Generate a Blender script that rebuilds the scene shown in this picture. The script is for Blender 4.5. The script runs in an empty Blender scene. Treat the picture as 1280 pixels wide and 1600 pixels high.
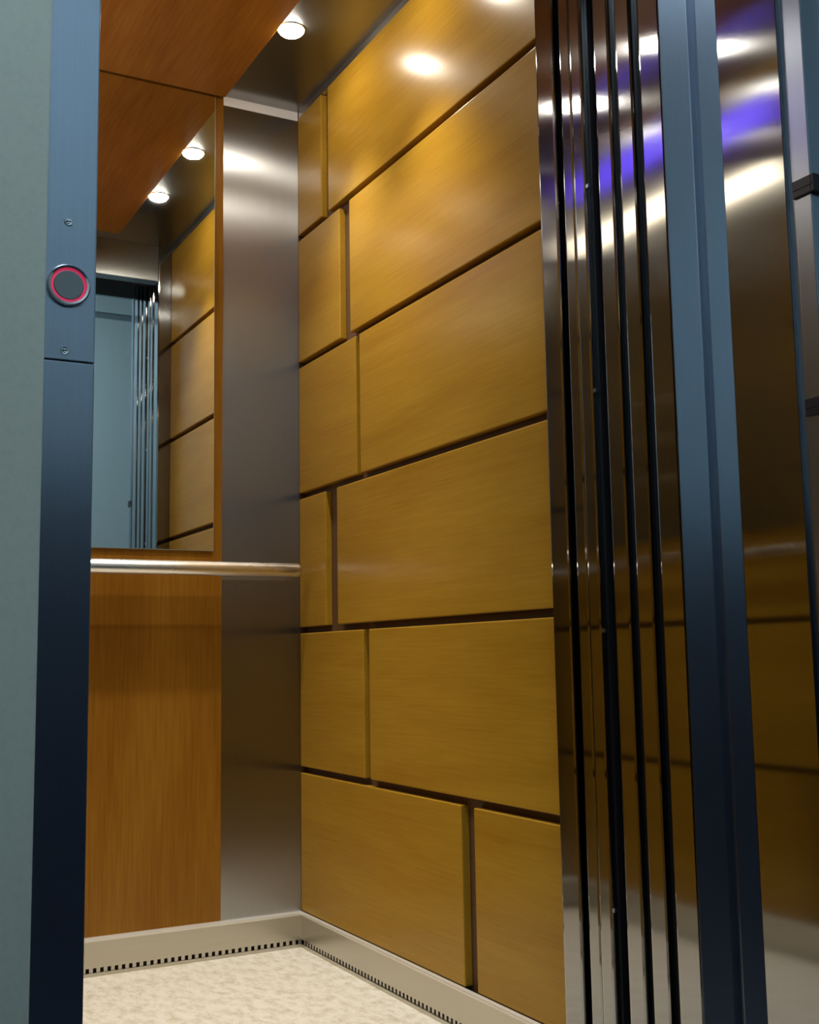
import bpy, bmesh, math, random
from mathutils import Vector, Matrix
random.seed(4)
S = bpy.context.scene
COL = S.collection

# ------------------------------------------------------------------ camera
cam = bpy.data.cameras.new('camera'); cam_o = bpy.data.objects.new('camera', cam); COL.objects.link(cam_o)
cam.sensor_fit = 'VERTICAL'; cam.sensor_height = 24.0; cam.lens = 1812.467 / 1600 * 24.0
cam.clip_start = 0.02
CX, CY = Vector((4041 - 640, 970 - 800, 1812.467)).normalized(), Vector((-338 - 640, 1042 - 800, 1812.467)).normalized()
CZ = CX.cross(CY)                                   # world axes in the lens frame (right, down, forward)
right = Vector((CX.x, CY.x, CZ.x)); down = Vector((CX.y, CY.y, CZ.y)); fwd = Vector((CX.z, CY.z, CZ.z))
M = Matrix((right, -down, -fwd)).transposed().to_4x4()
M.translation = Vector((-1.16556, -2.77322, 0.70765))
cam_o.matrix_world = M
S.camera = cam_o

# ------------------------------------------------------------------ world, view
w = bpy.data.worlds.new('world'); S.world = w; w.use_nodes = True
w.node_tree.nodes['Background'].inputs[0].default_value = (0.35, 0.5, 0.75, 1)
w.node_tree.nodes['Background'].inputs[1].default_value = 0.02
S.view_settings.view_transform = 'Standard'; S.view_settings.look = 'None'
S.view_settings.exposure = 0.0; S.view_settings.gamma = 1.0; S.view_settings.use_curve_mapping = False
LENS = 135.0            # radiance of the cabin downlights
BEAM = 38.0             # watts of each downlight's beam
LANDING = 66.0           # radiance of the landing ceiling lamp

# ------------------------------------------------------------------ materials
def new_mat(name):
    m = bpy.data.materials.new(name); m.use_nodes = True
    nt = m.node_tree; b = nt.nodes['Principled BSDF']
    return m, nt, b
def N(nt, t, **kw):
    n = nt.nodes.new(t)
    for k, v in kw.items(): setattr(n, k, v)
    return n
def plain(name, col, rough=0.5, metal=0.0, coat=0.0, spec=0.5):
    m, nt, b = new_mat(name)
    b.inputs['Base Color'].default_value = (*col, 1); b.inputs['Roughness'].default_value = rough
    b.inputs['Metallic'].default_value = metal; b.inputs['Coat Weight'].default_value = coat
    b.inputs['Specular IOR Level'].default_value = spec
    return m
def emis(name, col, s):
    m, nt, b = new_mat(name)
    b.inputs['Base Color'].default_value = (*col, 1)
    b.inputs['Emission Color'].default_value = (*col, 1); b.inputs['Emission Strength'].default_value = s
    return m
def steel(name, col=(0.52, 0.50, 0.46), rough=0.3, aniso=0.85, streak='Z', bump=0.02):
    """brushed stainless steel; fine hairlines run along one world axis"""
    m, nt, b = new_mat(name)
    b.inputs['Metallic'].default_value = 1.0
    geo = N(nt, 'ShaderNodeNewGeometry'); mp = N(nt, 'ShaderNodeMapping')
    sc = {'Z': (900, 900, 6), 'X': (6, 900, 900), 'Y': (900, 6, 900)}[streak]
    mp.inputs['Scale'].default_value = sc
    nt.links.new(geo.outputs['Position'], mp.inputs['Vector'])
    no = N(nt, 'ShaderNodeTexNoise'); no.inputs['Scale'].default_value = 1.0; no.inputs['Detail'].default_value = 2
    nt.links.new(mp.outputs[0], no.inputs['Vector'])
    cr = N(nt, 'ShaderNodeMix', data_type='RGBA')
    cr.inputs['A'].default_value = (*[c * 0.93 for c in col], 1); cr.inputs['B'].default_value = (*[min(1, c * 1.06) for c in col], 1)
    nt.links.new(no.outputs['Fac'], cr.inputs['Factor']); nt.links.new(cr.outputs['Result'], b.inputs['Base Color'])
    # large faint unevenness in the gloss
    n2 = N(nt, 'ShaderNodeTexNoise'); n2.inputs['Scale'].default_value = 5.0
    nt.links.new(geo.outputs['Position'], n2.inputs['Vector'])
    mr = N(nt, 'ShaderNodeMapRange'); mr.inputs['To Min'].default_value = rough * 0.9; mr.inputs['To Max'].default_value = rough * 1.1
    nt.links.new(n2.outputs['Fac'], mr.inputs['Value']); nt.links.new(mr.outputs[0], b.inputs['Roughness'])
    b.inputs['Anisotropic'].default_value = aniso
    tg = N(nt, 'ShaderNodeTangent', direction_type='UV_MAP'); tg.uv_map = 'UVMap'
    nt.links.new(tg.outputs[0], b.inputs['Tangent'])
    return m
def wood(name, light, dark, axis='Y', rough=0.38, coat=0.5):
    """satin varnished veneer, grain along one world axis, every piece cut from another spot"""
    m, nt, b = new_mat(name)
    geo = N(nt, 'ShaderNodeNewGeometry'); oi = N(nt, 'ShaderNodeObjectInfo')
    sh = N(nt, 'ShaderNodeVectorMath', operation='SCALE'); sh.inputs[0].default_value = (37.0, 53.0, 71.0)
    nt.links.new(oi.outputs['Random'], sh.inputs['Scale'])
    ad = N(nt, 'ShaderNodeVectorMath', operation='ADD')
    nt.links.new(geo.outputs['Position'], ad.inputs[0]); nt.links.new(sh.outputs[0], ad.inputs[1])
    def stretch(a, c):
        mp = N(nt, 'ShaderNodeMapping')
        mp.inputs['Scale'].default_value = {'Y': (c, a, c), 'Z': (c, c, a), 'X': (a, c, c)}[axis]
        nt.links.new(ad.outputs[0], mp.inputs['Vector']); return mp
    broad = N(nt, 'ShaderNodeTexNoise'); broad.inputs['Scale'].default_value = 1; broad.inputs['Detail'].default_value = 4; broad.inputs['Distortion'].default_value = 0.8
    nt.links.new(stretch(1.6, 11).outputs[0], broad.inputs['Vector'])
    fine = N(nt, 'ShaderNodeTexNoise'); fine.inputs['Scale'].default_value = 1; fine.inputs['Detail'].default_value = 3
    nt.links.new(stretch(7, 190).outputs[0], fine.inputs['Vector'])
    mix = N(nt, 'ShaderNodeMix', data_type='FLOAT'); mix.inputs['Factor'].default_value = 0.42
    nt.links.new(broad.outputs['Fac'], mix.inputs['A']); nt.links.new(fine.outputs['Fac'], mix.inputs['B'])
    ramp = N(nt, 'ShaderNodeValToRGB'); e = ramp.color_ramp.elements
    e[0].position = 0.32; e[0].color = (*dark, 1); e[1].position = 0.66; e[1].color = (*light, 1)
    nt.links.new(mix.outputs['Result'], ramp.inputs['Fac']); nt.links.new(ramp.outputs[0], b.inputs['Base Color'])
    b.inputs['Roughness'].default_value = rough; b.inputs['Coat Weight'].default_value = coat; b.inputs['Coat Roughness'].default_value = 0.21; b.inputs['Specular IOR Level'].default_value = 0.03
    bp = N(nt, 'ShaderNodeBump'); bp.inputs['Strength'].default_value = 0.08; bp.inputs['Distance'].default_value = 0.001
    nt.links.new(fine.outputs['Fac'], bp.inputs['Height']); nt.links.new(bp.outputs[0], b.inputs['Normal'])
    return m
def speckle(name, a, b_, scale, rough, bump, dist=0.004):
    m, nt, b = new_mat(name)
    geo = N(nt, 'ShaderNodeNewGeometry')
    mp = N(nt, 'ShaderNodeMapping'); mp.inputs['Scale'].default_value = (1.0, 0.55, 1.0); mp.inputs['Rotation'].default_value = (0, 0, 0.5)
    nt.links.new(geo.outputs['Position'], mp.inputs['Vector'])
    n1 = N(nt, 'ShaderNodeTexNoise'); n1.inputs['Scale'].default_value = scale; n1.inputs['Detail'].default_value = 8; n1.inputs['Roughness'].default_value = 0.72
    nt.links.new(mp.outputs[0], n1.inputs['Vector'])
    r = N(nt, 'ShaderNodeValToRGB'); e = r.color_ramp.elements
    e[0].position = 0.33; e[0].color = (*b_, 1); e[1].position = 0.55; e[1].color = (*a, 1)
    nt.links.new(n1.outputs['Fac'], r.inputs['Fac']); nt.links.new(r.outputs[0], b.inputs['Base Color'])
    b.inputs['Roughness'].default_value = rough
    bp = N(nt, 'ShaderNodeBump'); bp.inputs['Strength'].default_value = bump; bp.inputs['Distance'].default_value = dist
    nt.links.new(n1.outputs['Fac'], bp.inputs['Height']); nt.links.new(bp.outputs[0], b.inputs['Normal'])
    return m

WOOD_WALL = wood('golden veneer horizontal grain', (0.39, 0.219, 0.021), (0.305, 0.154, 0.011), 'Y', coat=0.34)
WOOD_BACK = wood('honey veneer vertical grain', (0.28, 0.124, 0.014), (0.185, 0.072, 0.006), 'Z', coat=0.2)
WOOD_CEIL = wood('honey veneer ceiling', (0.40, 0.165, 0.022), (0.27, 0.095, 0.010), 'Y', coat=0.2)
GROOVE = plain('dark brown groove back', (0.10, 0.05, 0.018), 0.6)
STEEL = steel('brushed steel vertical hairline', (0.38, 0.38, 0.38), rough=0.30, aniso=0.97)
STEEL_POST = steel('brushed steel door edges', (0.29, 0.295, 0.30), 0.085, 0.95)
STEEL_FRAME = steel('brushed steel landing frame', (0.37, 0.42, 0.50), 0.30, 0.75)
STEEL_CEIL = steel('brushed steel ceiling', (0.32, 0.32, 0.32), 0.26, 0.6, 'Y')
STEEL_BASE = steel('brushed steel skirting', (0.55, 0.52, 0.45), 0.34, 0.5, 'X')
STEEL_RAIL = steel('satin steel rail', (0.72, 0.68, 0.60), 0.30, 0.0, 'X')
STEEL_TUBE = steel('satin steel tube', (0.85, 0.83, 0.78), 0.27, 0.6, 'X')
STEEL_TUBE.node_tree.nodes['Principled BSDF'].inputs['Anisotropic Rotation'].default_value = 0.25
LIP = plain('satin lip with lamp glint painted in', (0.80, 0.77, 0.70), 0.42, 0.6)  # paler than the skirting: lamp glint on the rounded top put into the colour
VENT = plain('dark brown vent cavity', (0.05, 0.035, 0.02), 0.8)
DARK = plain('black shaft paint', (0.012, 0.012, 0.016), 0.8)
MIRROR = plain('silvered mirror', (0.80, 0.82, 0.79), 0.015, 1.0)
MIRROR_EDGE = plain('ground glass edge', (0.35, 0.42, 0.38), 0.3, 0.2)
CARPET = speckle('cream flecked floor covering', (0.80, 0.745, 0.64), (0.58, 0.50, 0.36), 44, 0.8, 1.0, 0.008)
PLASTER = speckle('grey green landing paint', (0.47, 0.50, 0.42), (0.43, 0.46, 0.39), 130, 0.75, 0.05, 0.001)
BLUE_PAINT = speckle('pale blue grey landing paint', (0.46, 0.58, 0.62), (0.43, 0.55, 0.59), 60, 0.6, 0.03, 0.001)
BLUE_DARK = plain('blue grey groove', (0.16, 0.22, 0.25), 0.6)
LAND_FLOOR = plain('dark blue grey landing tile', (0.03, 0.035, 0.05), 0.25)
LAND_CEIL = plain('white landing ceiling', (0.7, 0.72, 0.74), 0.8)
BLACK = plain('black plastic', (0.006, 0.006, 0.008), 0.45)
CHROME = plain('chrome', (0.75, 0.76, 0.78), 0.14, 1.0)
CAP = plain('dark grey button face', (0.15, 0.18, 0.18), 0.45, 0.0)
RED = emis('red lit ring', (0.85, 0.05, 0.14), 0.45)
LAMP = emis('white lamp lens', (1.0, 0.93, 0.80), LENS)
LLAMP = emis('landing lamp diffuser', (0.72, 0.87, 1.0), LANDING)
PURPLE = emis('violet display', (0.13, 0.07, 0.95), 2.4)
WARM = emis('warm backlit strip', (1.0, 0.86, 0.62), 9.0)
TRIM_GLOW = plain('steel trim with lamp glow painted white', (0.86, 0.84, 0.80), 0.4)  # white stands in for lamp light on the steel wall top
ADDED_BAND = plain('dark navy of the added band', (0.035, 0.045, 0.075), 0.5)  # for the added wall bands that darken the jamb reflections

# ------------------------------------------------------------------ mesh helpers
def uv_box(me):
    uv = me.uv_layers.new(name='UVMap') if not me.uv_layers else me.uv_layers[0]
    for p in me.polygons:
        n = p.normal
        for li in p.loop_indices:
            c = me.vertices[me.loops[li].vertex_index].co
            if abs(n.z) > 0.8: uv.data[li].uv = (c.x, c.y)
            else:
                t = Vector((-n.y, n.x, 0)).normalized() if (abs(n.x) + abs(n.y)) > 1e-6 else Vector((1, 0, 0))
                uv.data[li].uv = (c.dot(t), c.z)
def finish(name, bm, mat, parent=None, smooth=False):
    me = bpy.data.meshes.new(name)
    bmesh.ops.recalc_face_normals(bm, faces=bm.faces[:])
    bm.to_mesh(me); bm.free()
    for p in me.polygons: p.use_smooth = smooth
    me.update(); uv_box(me)
    me.materials.append(mat)
    o = bpy.data.objects.new(name, me); COL.objects.link(o)
    if parent: o.parent = parent
    return o
def add_box(bm, x0, x1, y0, y1, z0, z1):
    v = [bm.verts.new((x, y, z)) for x in (x0, x1) for y in (y0, y1) for z in (z0, z1)]
    for f in ((0, 1, 3, 2), (4, 6, 7, 5), (0, 4, 5, 1), (2, 3, 7, 6), (0, 2, 6, 4), (1, 5, 7, 3)):
        bm.faces.new([v[i] for i in f])
def box(name, x, y, z, mat, parent=None, bevel=0.0, seg=2):
    bm = bmesh.new(); add_box(bm, *x, *y, *z)
    if bevel: bmesh.ops.bevel(bm, geom=bm.edges[:], offset=bevel, segments=seg, affect='EDGES', profile=0.6)
    return finish(name, bm, mat, parent)
def prism(name, pts, z, mat, parent=None, bevel=0.0):
    """vertical extrusion of a plan outline"""
    bm = bmesh.new()
    a = [bm.verts.new((p[0], p[1], z[0])) for p in pts]; b = [bm.verts.new((p[0], p[1], z[1])) for p in pts]
    bm.faces.new(a); bm.faces.new(b[::-1])
    n = len(pts); vert = []
    for i in range(n): bm.faces.new((a[i], a[(i + 1) % n], b[(i + 1) % n], b[i]))
    if bevel:
        vert = [e for e in bm.edges if abs(e.verts[0].co.z - e.verts[1].co.z) > 1e-5]
        bmesh.ops.bevel(bm, geom=vert, offset=bevel, segments=2, affect='EDGES', profile=0.6)
    return finish(name, bm, mat, parent)
def lathe(name, prof, mat, parent=None, loc=(0, 0, 0), axis='Z', seg=40):
    """prof: (radius, height) pairs revolved; axis -Y points the height towards the landing"""
    bm = bmesh.new(); rings = []
    for r, h in prof:
        ring = []
        for i in range(seg if r > 1e-6 else 1):
            a = 2 * math.pi * i / seg
            p = Vector((r * math.cos(a), r * math.sin(a), h))
            if axis == '-Y': p = Vector((p.x, -p.z, p.y))
            if axis == 'X': p = Vector((p.z, p.x, p.y))
            ring.append(bm.verts.new(p + Vector(loc)))
        rings.append(ring)
    for a, b in zip(rings, rings[1:]):
        for i in range(seg):
            j = (i + 1) % seg
            if len(a) == 1 and len(b) == 1: continue
            if len(a) == 1: bm.faces.new((a[0], b[i], b[j]))
            elif len(b) == 1: bm.faces.new((a[i], a[j], b[0]))
            else: bm.faces.new((a[i], a[j], b[j], b[i]))
    o = finish(name, bm, mat, parent, smooth=True); o.data.set_sharp_from_angle(angle=0.6)
    return o
def tag(o, label, cat=None, group=None, kind=None):
    o['label'] = label
    if cat: o['category'] = cat
    if group: o['group'] = group
    if kind: o['kind'] = kind
    return o
def empty(name, loc=(0, 0, 0)):
    o = bpy.data.objects.new(name, None); o.empty_display_size = 0.05; COL.objects.link(o)
    o.location = loc; return o
def part(o, parent):      # keep world position under a moved Empty
    o.parent = parent; o.matrix_parent_inverse = Matrix.Translation(-Vector(parent.location)); return o
def struct(o, label): return tag(o, label, None, None, 'structure')

# ------------------------------------------------------------------ dimensions (m): back right corner of the cabin floor is the origin
H = 2.18                      # cabin ceiling
XL = -0.93                    # left cabin wall
YF = -1.187                   # inner face of the cabin front
XD, XDL = -0.047, -0.883      # sides of the door opening
XR2, XL2 = 0.0, -0.9293        # opening at the landing face
YJ = -1.736                   # landing face of the door frame
TR = 2.154                    # top of the wall cladding, steel trim above
G = 0.018                     # cladding thickness = groove depth

# ------------------------------------------------------------------ cabin floor, skirting
o = struct(box('floor', (XL - 0.02, 0.02), (YF - 0.06, 0.02), (-0.03, 0.0), CARPET), 'cream flecked floor covering of the lift cabin')

def vent_skirting(name, label, axis, run0, run1, face, depth, top, sgn):
    """steel skirting with a slotted air gap at its foot; face = coordinate of the front, depth behind it"""
    root = empty(name); struct(root, label)
    def b(nm, r0, r1, d0, d1, z0, z1, mat=STEEL_BASE, bev=0.0):
        lo, hi = sorted((face + sgn * d0, face + sgn * d1))
        return box(nm, (r0, r1) if axis == 'X' else (lo, hi), (lo, hi) if axis == 'X' else (r0, r1), (z0, z1), mat, root, bev)
    b('skirting_plate', run0, run1, 0.0, 0.004, 0.018, top - 0.008)
    b('top_lip', run0, run1, -0.005, depth, top - 0.008, top, LIP, 0.003)
    b('shadow_gap_back', run0, run1, 0.010, 0.014, 0.0, 0.018, VENT)
    b('foot_rail', run0, run1, -0.003, 0.003, 0.0, 0.008)
    bm = bmesh.new(); n = int((run1 - run0) / 0.0165)
    for i in range(n):
        c = run0 + 0.008 + i * 0.0165
        lo, hi = sorted((face + sgn * 0.0, face + sgn * 0.004))
        if axis == 'X': add_box(bm, c, c + 0.0085, lo, hi, 0.008, 0.018)
        else: add_box(bm, lo, hi, c, c + 0.0085, 0.008, 0.018)
    t = finish('vent_teeth', bm, STEEL_BASE, root); t['kind'] = 'stuff'
    return root
vent_skirting('baseboard_back', 'brushed steel skirting with slotted air gap below the mirror wall', 'X', XL, 0.0, -0.016, 0.016, 0.084, 1)
vent_skirting('baseboard_right', 'brushed steel skirting with slotted air gap below the golden panels', 'Y', YF, -0.016, -0.006, 0.006, 0.084, 1)
vent_skirting('baseboard_left', 'brushed steel skirting with slotted air gap below the control panel wall', 'Y', YF, -0.016, XL + 0.006, 0.006, 0.084, -1)

# ------------------------------------------------------------------ right wall: twelve veneer panels in six courses
def clad_wall(name, label, x_face, sgn):
    lo, hi = sorted((x_face + sgn * G, x_face + sgn * (G + 0.02)))
    root = box(name, (lo, hi), (YF - 0.01, 0.02), (0.0, H + 0.03), GROOVE); struct(root, label)
    tops = [TR + 0.008, 1.815, 1.467, 1.118, 0.771, 0.421]; bots = [1.831, 1.483, 1.134, 0.787, 0.437, 0.084]
    cuts = [(-0.155, -0.196), (-0.262, -0.319), (-0.347, -0.367), (-0.164, -0.233), (-0.371, -0.400), (-0.796, -0.842)]
    for t, b_, (a, c) in zip(tops, bots, cuts):
        for y0, y1 in ((a, -0.0005), (YF + 0.002, c)):
            xs = sorted((x_face, x_face + sgn * (G + 0.0005)))
            box('wood_panel', xs, (y0, y1), (b_, t), WOOD_WALL, root, 0.0028, 3)
    xs = sorted((x_face + sgn * 0.002, x_face + sgn * G))
    box('top_trim', xs, (YF, 0.0), (TR + 0.009, H), STEEL_RAIL, root)
    return root
clad_wall('wall_right', 'right cabin wall of golden veneer panels with dark joints', 0.0, 1)
clad_wall('wall_left', 'left cabin wall of golden veneer panels behind the control panel', XL, -1)

# ------------------------------------------------------------------ back wall
WB = struct(box('wall_back', (XL - 0.02, 0.02), (0.003, 0.03), (0.0, H + 0.03), GROOVE), 'back cabin wall of honey veneer between brushed steel corners')
box('steel_panel', (-0.2105, 0.0), (0.0, 0.0035), (0.06, TR), STEEL, WB)
box('steel_panel', (XL, XL + 0.2105), (0.0, 0.0035), (0.06, TR), STEEL, WB)
box('wood_panel', (XL + 0.211, -0.211), (-0.003, 0.0035), (0.06, H - 0.004), WOOD_BACK, WB, 0.001)
box('top_trim', (-0.2105, 0.0), (0.0, 0.0035), (TR + 0.001, H), TRIM_GLOW, WB)  # pale strip painting the bright band of light under the ceiling
box('top_trim', (XL, XL + 0.2105), (0.0, 0.0035), (TR + 0.001, H), TRIM_GLOW, WB)
mr = empty('wall_mirror', (-0.465, -0.003, 0.977)); tag(mr, 'tall frameless mirror on the honey veneer back wall above the handrail', 'mirror')
part(box('glass', (XL + 0.236, -0.236), (-0.0085, -0.0035), (0.9775, H - 0.005), MIRROR), mr)
bm = bmesh.new()
add_box(bm, XL + 0.2352, XL + 0.236, -0.0083, -0.0035, 0.977, H - 0.005); add_box(bm, -0.236, -0.2352, -0.0083, -0.0035, 0.977, H - 0.005)
add_box(bm, XL + 0.236, -0.236, -0.0083, -0.0035, 0.9765, 0.9775)
part(finish('polished_edge', bm, MIRROR_EDGE), mr)

# ------------------------------------------------------------------ ceiling: steel tray, veneer raft, four downlights
CE = struct(box('ceiling', (XL - 0.02, 0.02), (YF - 0.06, 0.02), (H, H + 0.03), STEEL_CEIL), 'brushed steel cabin ceiling with downlights around a veneer raft')
box('wood_raft', (XL + 0.2105, -0.2105), (-1.10, -0.014), (H - 0.010, H), WOOD_CEIL, CE, 0.0015)
def downlight(x, y, label):
    r = empty('ceiling_downlight', (x, y, H)); tag(r, label, 'ceiling light', 'recessed cabin downlights')
    part(lathe('trim_ring', [(0.0335, 0.0), (0.0335, -0.002), (0.0325, -0.003), (0.0312, -0.003), (0.0312, -0.0005)], CHROME, loc=(x, y, H)), r)
    part(lathe('lens', [(0.0, -0.0155), (0.010, -0.0150), (0.018, -0.0135), (0.024, -0.0110), (0.0285, -0.0070), (0.0310, -0.0012)], LAMP, loc=(x, y, H)), r)
    la = bpy.data.lights.new('beam', 'SPOT'); la.energy = BEAM; la.color = (1.0, 0.93, 0.80); la.spot_size = math.radians(76); la.spot_blend = 1.0; la.shadow_soft_size = 0.02
    lo = bpy.data.objects.new('beam', la); COL.objects.link(lo); lo.location = (x, y, H - 0.036); part(lo, r)
    return r
downlight(-0.1765, -0.383, 'round white downlight by the golden panel wall, nearer the mirror')
downlight(-0.1765, -0.742, 'round white downlight by the golden panel wall, nearer the cabin door')
downlight(XL + 0.1765, -0.383, 'round white downlight above the control panel wall, nearer the mirror')
downlight(XL + 0.1765, -0.742, 'round white downlight above the control panel wall, nearer the cabin door')

# ------------------------------------------------------------------ cabin front: returns and transom
wf = empty('wall_front'); struct(wf, 'brushed steel cabin front around the door opening')
prism('door_post', [(XD, YF), (XD, -1.2374), (0.03, -1.2374), (0.03, YF)], (0, H), STEEL_POST, wf, 0.0045)
prism('door_post', [(XDL, YF), (XDL, -1.2374), (XL - 0.03, -1.2374), (XL - 0.03, YF)], (0, H), STEEL_POST, wf, 0.0045)
box('transom', (XDL + 0.0008, XD - 0.0008), (-1.2374, YF), (2.050, H), STEEL, wf, 0.0015)
box('operator_cover', (XL - 0.05, 0.5), (-1.34, -1.2385), (2.075, 2.5), DARK, wf)

# ------------------------------------------------------------------ sliding doors, parked open on the right
def door_leaf(name, label, y0, y1, x0=XD, x1=0.40, ztop=2.07, seam=False):
    r = empty(name, (x1, (y0 + y1) / 2, 0)); struct(r, label)
    part(prism('leading_edge', [(x0, y0), (x0, y1), (x0 + 0.022, y1), (x0 + 0.022, y0)], (0.006, ztop), STEEL_POST, None, 0.0045), r)
    part(box('leaf_sheet', (x0 + 0.0225, x1), (y0 + 0.004, y1 - 0.004), (0.006, ztop), STEEL_FRAME), r)
    if name != 'door_1': part(box('gap_dark_strip', (x0 + 0.010, x0 + 0.024), (y0 - 0.007, y0 - 0.0003), (0.006, ztop), BLACK), r)  # black strip added to make the gap between leaves dark
    return r
door_leaf('door_1', 'inner telescopic cabin door leaf parked open beside the steel post', -1.2860, -1.2565)
door_leaf('door_2', 'outer telescopic cabin door leaf parked open beside the dark gap', -1.3181, -1.2872, x0=XD - 0.0015)
door_leaf('door_3', 'inner landing door leaf parked open beside the dark gap', -1.3885, -1.3500, ztop=2.13)
door_leaf('door_4', 'outer landing door leaf parked open beside the landing frame', -1.4428, -1.4049, ztop=2.13)
for zz in (0.32, 0.74, 1.12, 1.46, 1.80):
    part(box('guide_clip', (XD - 0.0005, XD + 0.004), (-1.324, -1.3185), (zz, zz + 0.006), STEEL_FRAME), bpy.data.objects['door_2'])

# shaft around the gap, header of the landing entrance
struct(box('wall_shaft_right', (0.62, 0.66), (-1.72, 0.1), (-0.1, 3.0), DARK), 'black lift shaft lining behind the parked doors')
struct(box('wall_shaft_left', (-1.56, -1.52), (-1.60, 0.1), (-0.1, 3.0), DARK), 'black lift shaft lining on the control panel side')

# sills
sl = struct(box('trim_4', (XL - 0.02, 0.45), (-1.335, YF - 0.061), (-0.03, -0.001), STEEL_BASE), 'grooved cabin door sill of satin metal')
for k in range(3): box('sill_rib', (XL - 0.02, 0.45), (-1.330 + 0.028 * k, -1.312 + 0.028 * k), (-0.001, 0.003), STEEL_BASE, sl)
sl = struct(box('trim_5', (XL - 0.02, 0.45), (-1.47, -1.352), (-0.03, -0.001), STEEL_BASE), 'grooved landing door sill of satin metal')
for k in range(4): box('sill_rib', (XL - 0.02, 0.45), (-1.466 + 0.029 * k, -1.448 + 0.029 * k), (-0.001, 0.003), STEEL_BASE, sl)

# ------------------------------------------------------------------ landing door frame
FT = 2.145                    # clear height of the entrance
tr = empty('trim_2'); struct(tr, 'brushed steel right jamb of the landing door with a splayed face')
prism('inner_return', [(XD, -1.4612), (XD, -1.509), (0.06, -1.509), (0.06, -1.4612)], (0, FT + 0.1), STEEL_POST, tr, 0.003)
prism('splay', [(XD, -1.5095), (-0.0225, -1.5435), (0.06, -1.5435), (0.06, -1.5095)], (0, FT + 0.1), STEEL_FRAME, tr, 0.0012)
prism('splay', [(-0.0155, -1.5545), (0.0012, -1.5782), (0.06, -1.5782), (0.06, -1.5545)], (0, FT + 0.1), STEEL_FRAME, tr, 0.0006)
box('joint_back', (-0.0125, 0.06), (-1.5544, -1.5436), (0, FT + 0.1), STEEL_FRAME, tr)
prism('reveal', [(0.0012, -1.5784), (0.0012, -1.6925), (0.06, -1.6925), (0.06, -1.5784)], (0, FT + 0.1), STEEL_POST, tr, 0.0008)
box('joint_back', (0.0075, 0.06), (-1.7060, -1.6926), (0, FT + 0.1), STEEL_FRAME, tr)
prism('face_plate', [(0.0012, -1.7065), (0.0012, YJ), (0.052, YJ), (0.052, -1.7065)], (0, FT + 0.1), STEEL_FRAME, tr, 0.0015)
tl = empty('trim_1'); struct(tl, 'dark brushed steel left jamb of the landing door with the call button')
prism('reveal', [(XL2, YJ + 0.016), (-0.930, -1.58), (XDL - 0.012, -1.51), (XDL - 0.012, -1.46), (-0.985, -1.46), (-0.985, YJ + 0.016)], (0, FT + 0.1), STEEL_POST, tl, 0.001)
box('face_plate', (-0.985, XL2), (YJ, YJ + 0.0155), (0.0, 0.9750), STEEL_FRAME, tl, 0.0012)
box('face_plate', (-0.985, XL2), (YJ, YJ + 0.0155), (0.9756, FT + 0.1), STEEL_FRAME, tl, 0.0012)
BX, BZ = -0.9543, 1.0446
def screw(z, x):
    s = lathe('screw', [(0.0, 0.0022), (0.0018, 0.0021), (0.0019, 0.0012), (0.0032, 0.0014), (0.0040, 0.0)], CHROME, tl, (x, YJ, z), '-Y', 16)
    sl_ = box('screw_slot', (x - 0.0022, x + 0.0022), (YJ - 0.0024, YJ - 0.0016), (z - 0.0005, z + 0.0005), BLACK)
    sl_.parent = s
screw(1.1046, -0.9551); screw(0.9846, -0.9561)
cb = empty('call_button', (BX, YJ, BZ)); tag(cb, 'round lift call button with a glowing red ring on the left steel jamb', 'button')
part(lathe('bezel', [(0.0192, 0.0), (0.0192, 0.0035), (0.0180, 0.0052), (0.0160, 0.0046), (0.0154, 0.0022), (0.0154, 0.0)], CHROME, loc=(BX, YJ, BZ), axis='-Y', seg=48), cb)
part(lathe('lit_ring', [(0.0153, 0.0010), (0.0151, 0.0030), (0.0137, 0.0036), (0.0135, 0.0010)], RED, loc=(BX, YJ, BZ), axis='-Y', seg=48), cb)
part(lathe('button_face', [(0.0134, 0.0010), (0.0134, 0.0036), (0.0128, 0.0042), (0.0, 0.0042)], CAP, loc=(BX, YJ, BZ), axis='-Y', seg=48), cb)
th = empty('trim_3'); struct(th, 'brushed steel header of the landing door')
box('soffit', (-0.93, 0.002), (YJ + 0.016, -1.46), (FT, FT + 0.02), DARK, th)
box('face_plate', (XL2 + 0.0005, 0.0007), (YJ, YJ + 0.0155), (FT, FT + 0.1), STEEL_FRAME, th, 0.0012)

# two black clips gripping the right jamb's outer edge
def clip(z, label):
    r = empty('edge_clip', (0.0012, YJ, z)); tag(r, label, 'clip', 'black clips on the right jamb')
    part(box('side_plate', (-0.0022, 0.0010), (YJ - 0.004, -1.7065), (z - 0.012, z + 0.012), BLACK, None, 0.0012), r)
    part(box('front_plate', (-0.0022, 0.0300), (YJ - 0.008, YJ - 0.0002), (z - 0.012, z + 0.012), BLACK, None, 0.0015), r)
    part(box('grip_rib', (-0.0030, -0.0018), (YJ - 0.004, -1.7080), (z - 0.0015, z + 0.0015), BLACK), r)
clip(1.318, 'black plastic clip high on the edge of the right steel jamb')
clip(1.022, 'black plastic clip lower on the edge of the right steel jamb')

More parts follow.
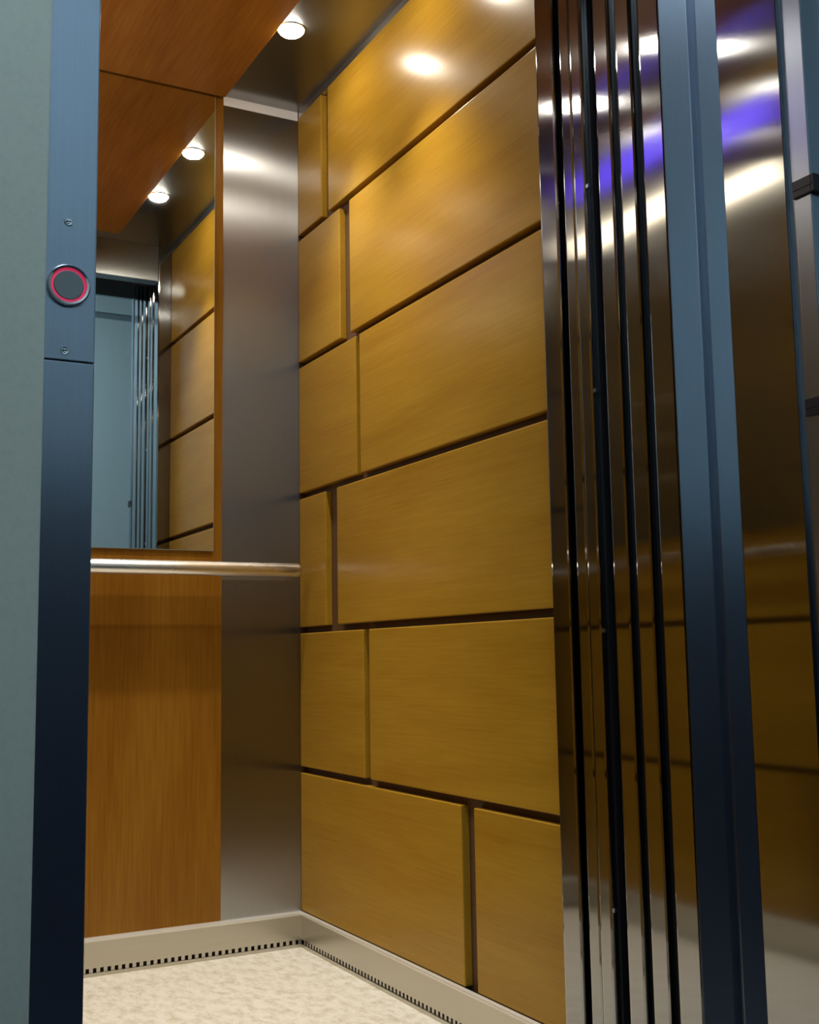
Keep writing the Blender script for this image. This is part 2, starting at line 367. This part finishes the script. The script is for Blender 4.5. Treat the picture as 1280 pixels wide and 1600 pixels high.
# ------------------------------------------------------------------ landing (behind and beside the camera)
LZ = 2.95; LW, LE, LS = -2.6, 1.5, -3.45
wl = empty('wall_landing'); struct(wl, 'grey green painted landing wall around the lift entrance')
box('plaster_left', (LW, -0.9760), (YJ - 0.014, -1.60), (0, LZ), PLASTER, wl, 0.002)
box('plaster_right', (0.0535, LE), (YJ - 0.014, -1.60), (0, LZ), PLASTER, wl, 0.002)
box('plaster_above', (-0.9755, 0.053), (YJ - 0.014, -1.60), (FT + 0.101, LZ), PLASTER, wl)
wll = struct(box('wall_landing_left', (LW - 0.1, LW), (LS, -1.60), (0, LZ), BLUE_PAINT), 'pale blue grey side wall of the landing')
box('added_dark_band', (LW, LW + 0.016), (LS + 0.017, YJ - 0.015), (0.0, 1.15), ADDED_BAND, wll, 0.003)  # added band, gives the steel jambs something dark to reflect
struct(box('wall_landing_right', (LE, LE + 0.1), (LS, -1.60), (0, LZ), BLUE_PAINT), 'pale blue grey landing wall past the right jamb')
wo = struct(box('wall_opposite', (LW, LE), (LS - 0.1, LS), (0, LZ), BLUE_PAINT), 'pale blue grey landing wall seen in the mirror')
box('frieze_band', (-1.3, 0.46), (LS, LS + 0.012), (2.60, 2.80), BLUE_PAINT, wo, 0.003)
box('field_panel', (-1.3, 0.46), (LS, LS + 0.012), (1.15, 2.565), BLUE_PAINT, wo, 0.003)
box('added_dark_band', (LW, LE), (LS, LS + 0.016), (0.0, 1.15), ADDED_BAND, wo, 0.003)  # added here too, turns the lower jamb reflections navy
box('joint_back', (-1.3, 0.46), (LS, LS + 0.002), (2.565, 2.60), BLUE_DARK, wo)
struct(box('floor_landing', (LW, LE), (LS, -1.471), (-0.05, -0.001), LAND_FLOOR), 'dark tiled landing floor')
struct(box('ceiling_landing', (LW, LE), (LS, -1.60), (LZ, LZ + 0.05), LAND_CEIL), 'white landing ceiling')
lp = empty('landing_lamp', (-0.9, -2.55, LZ)); tag(lp, 'cool white ceiling lamp lighting the landing', 'ceiling light')
part(box('housing', (-1.25, -0.55), (-2.68, -2.42), (LZ - 0.04, LZ), LAND_CEIL, None, 0.004), lp)
part(box('diffuser', (-1.23, -0.57), (-2.66, -2.44), (LZ - 0.048, LZ - 0.0405), LLAMP), lp)

# ------------------------------------------------------------------ handrails
def handrail(label):
    r = empty('handrail', (0, -0.06, 0.928)); tag(r, label, 'handrail')
    x0, x1 = XL + 0.03, -0.030
    part(lathe('tube', [(0.0172, x0), (0.0178, x0 + 0.0008), (0.0178, x1 - 0.0008), (0.0172, x1)], STEEL_TUBE, loc=(0, -0.06, 0.928), axis='X', seg=48), r)
    for x, d in ((x1, 1), (x0, -1)):
        part(lathe('end_cap', [(0.0, d * 0.0035), (0.015, d * 0.0035), (0.0180, d * 0.0015), (0.0180, 0.0)], CHROME, loc=(x, -0.06, 0.928), axis='X', seg=32), r)
    for x in (-0.115, XL + 0.115):
        br = part(prism('bracket', [(x - 0.008, -0.0005), (x + 0.008, -0.0005), (x + 0.008, -0.046), (x - 0.008, -0.046)], (0.920, 0.936), STEEL_RAIL, None, 0.003), r)
    return r
def side_rail(label):
    x, y0, y1, z = XL + 0.055, -1.02, -0.10, 0.940
    r = empty('handrail', (x, 0, z)); tag(r, label, 'handrail')
    part(box('tube', (x - 0.012, x + 0.012), (y0, y1), (z - 0.012, z + 0.012), STEEL_TUBE, None, 0.010, 4), r)
    for y in (y0 + 0.12, y1 - 0.12):
        part(box('bracket', (XL + 0.0005, x - 0.010), (y - 0.008, y + 0.008), (z - 0.008, z + 0.008), STEEL_RAIL, None, 0.002), r)
side_rail('slim steel handrail below the control panel, seen reflected in the door edges')
handrail('round satin steel handrail across the back wall below the mirror')

# ------------------------------------------------------------------ car operating panel on the left wall (seen as a reflection in the door edges)
cp = empty('control_panel', (XL, -0.48, 1.0)); tag(cp, 'steel control panel with violet display seen reflected in the door edges', 'control panel')
xp = XL + 0.0005
part(box('plate', (xp, xp + 0.012), (-0.86, -0.10), (1.00, 2.13), STEEL, None, 0.002), cp)
part(box('display', (xp + 0.0125, xp + 0.0145), (-0.82, -0.115), (2.005, 2.085), PURPLE), cp)
part(box('light_strip', (xp + 0.0125, xp + 0.0145), (-0.82, -0.115), (1.850, 1.905), WARM), cp)
for i in range(6):
    y, z = -0.42 - 0.10 * (i % 2), 1.15 + 0.10 * (i // 2)
    k = part(lathe('floor_button', [(0.018, 0.0), (0.018, 0.003), (0.016, 0.004), (0.0, 0.004)], CHROME, loc=(xp + 0.0125, y, z), axis='X', seg=24), cp)
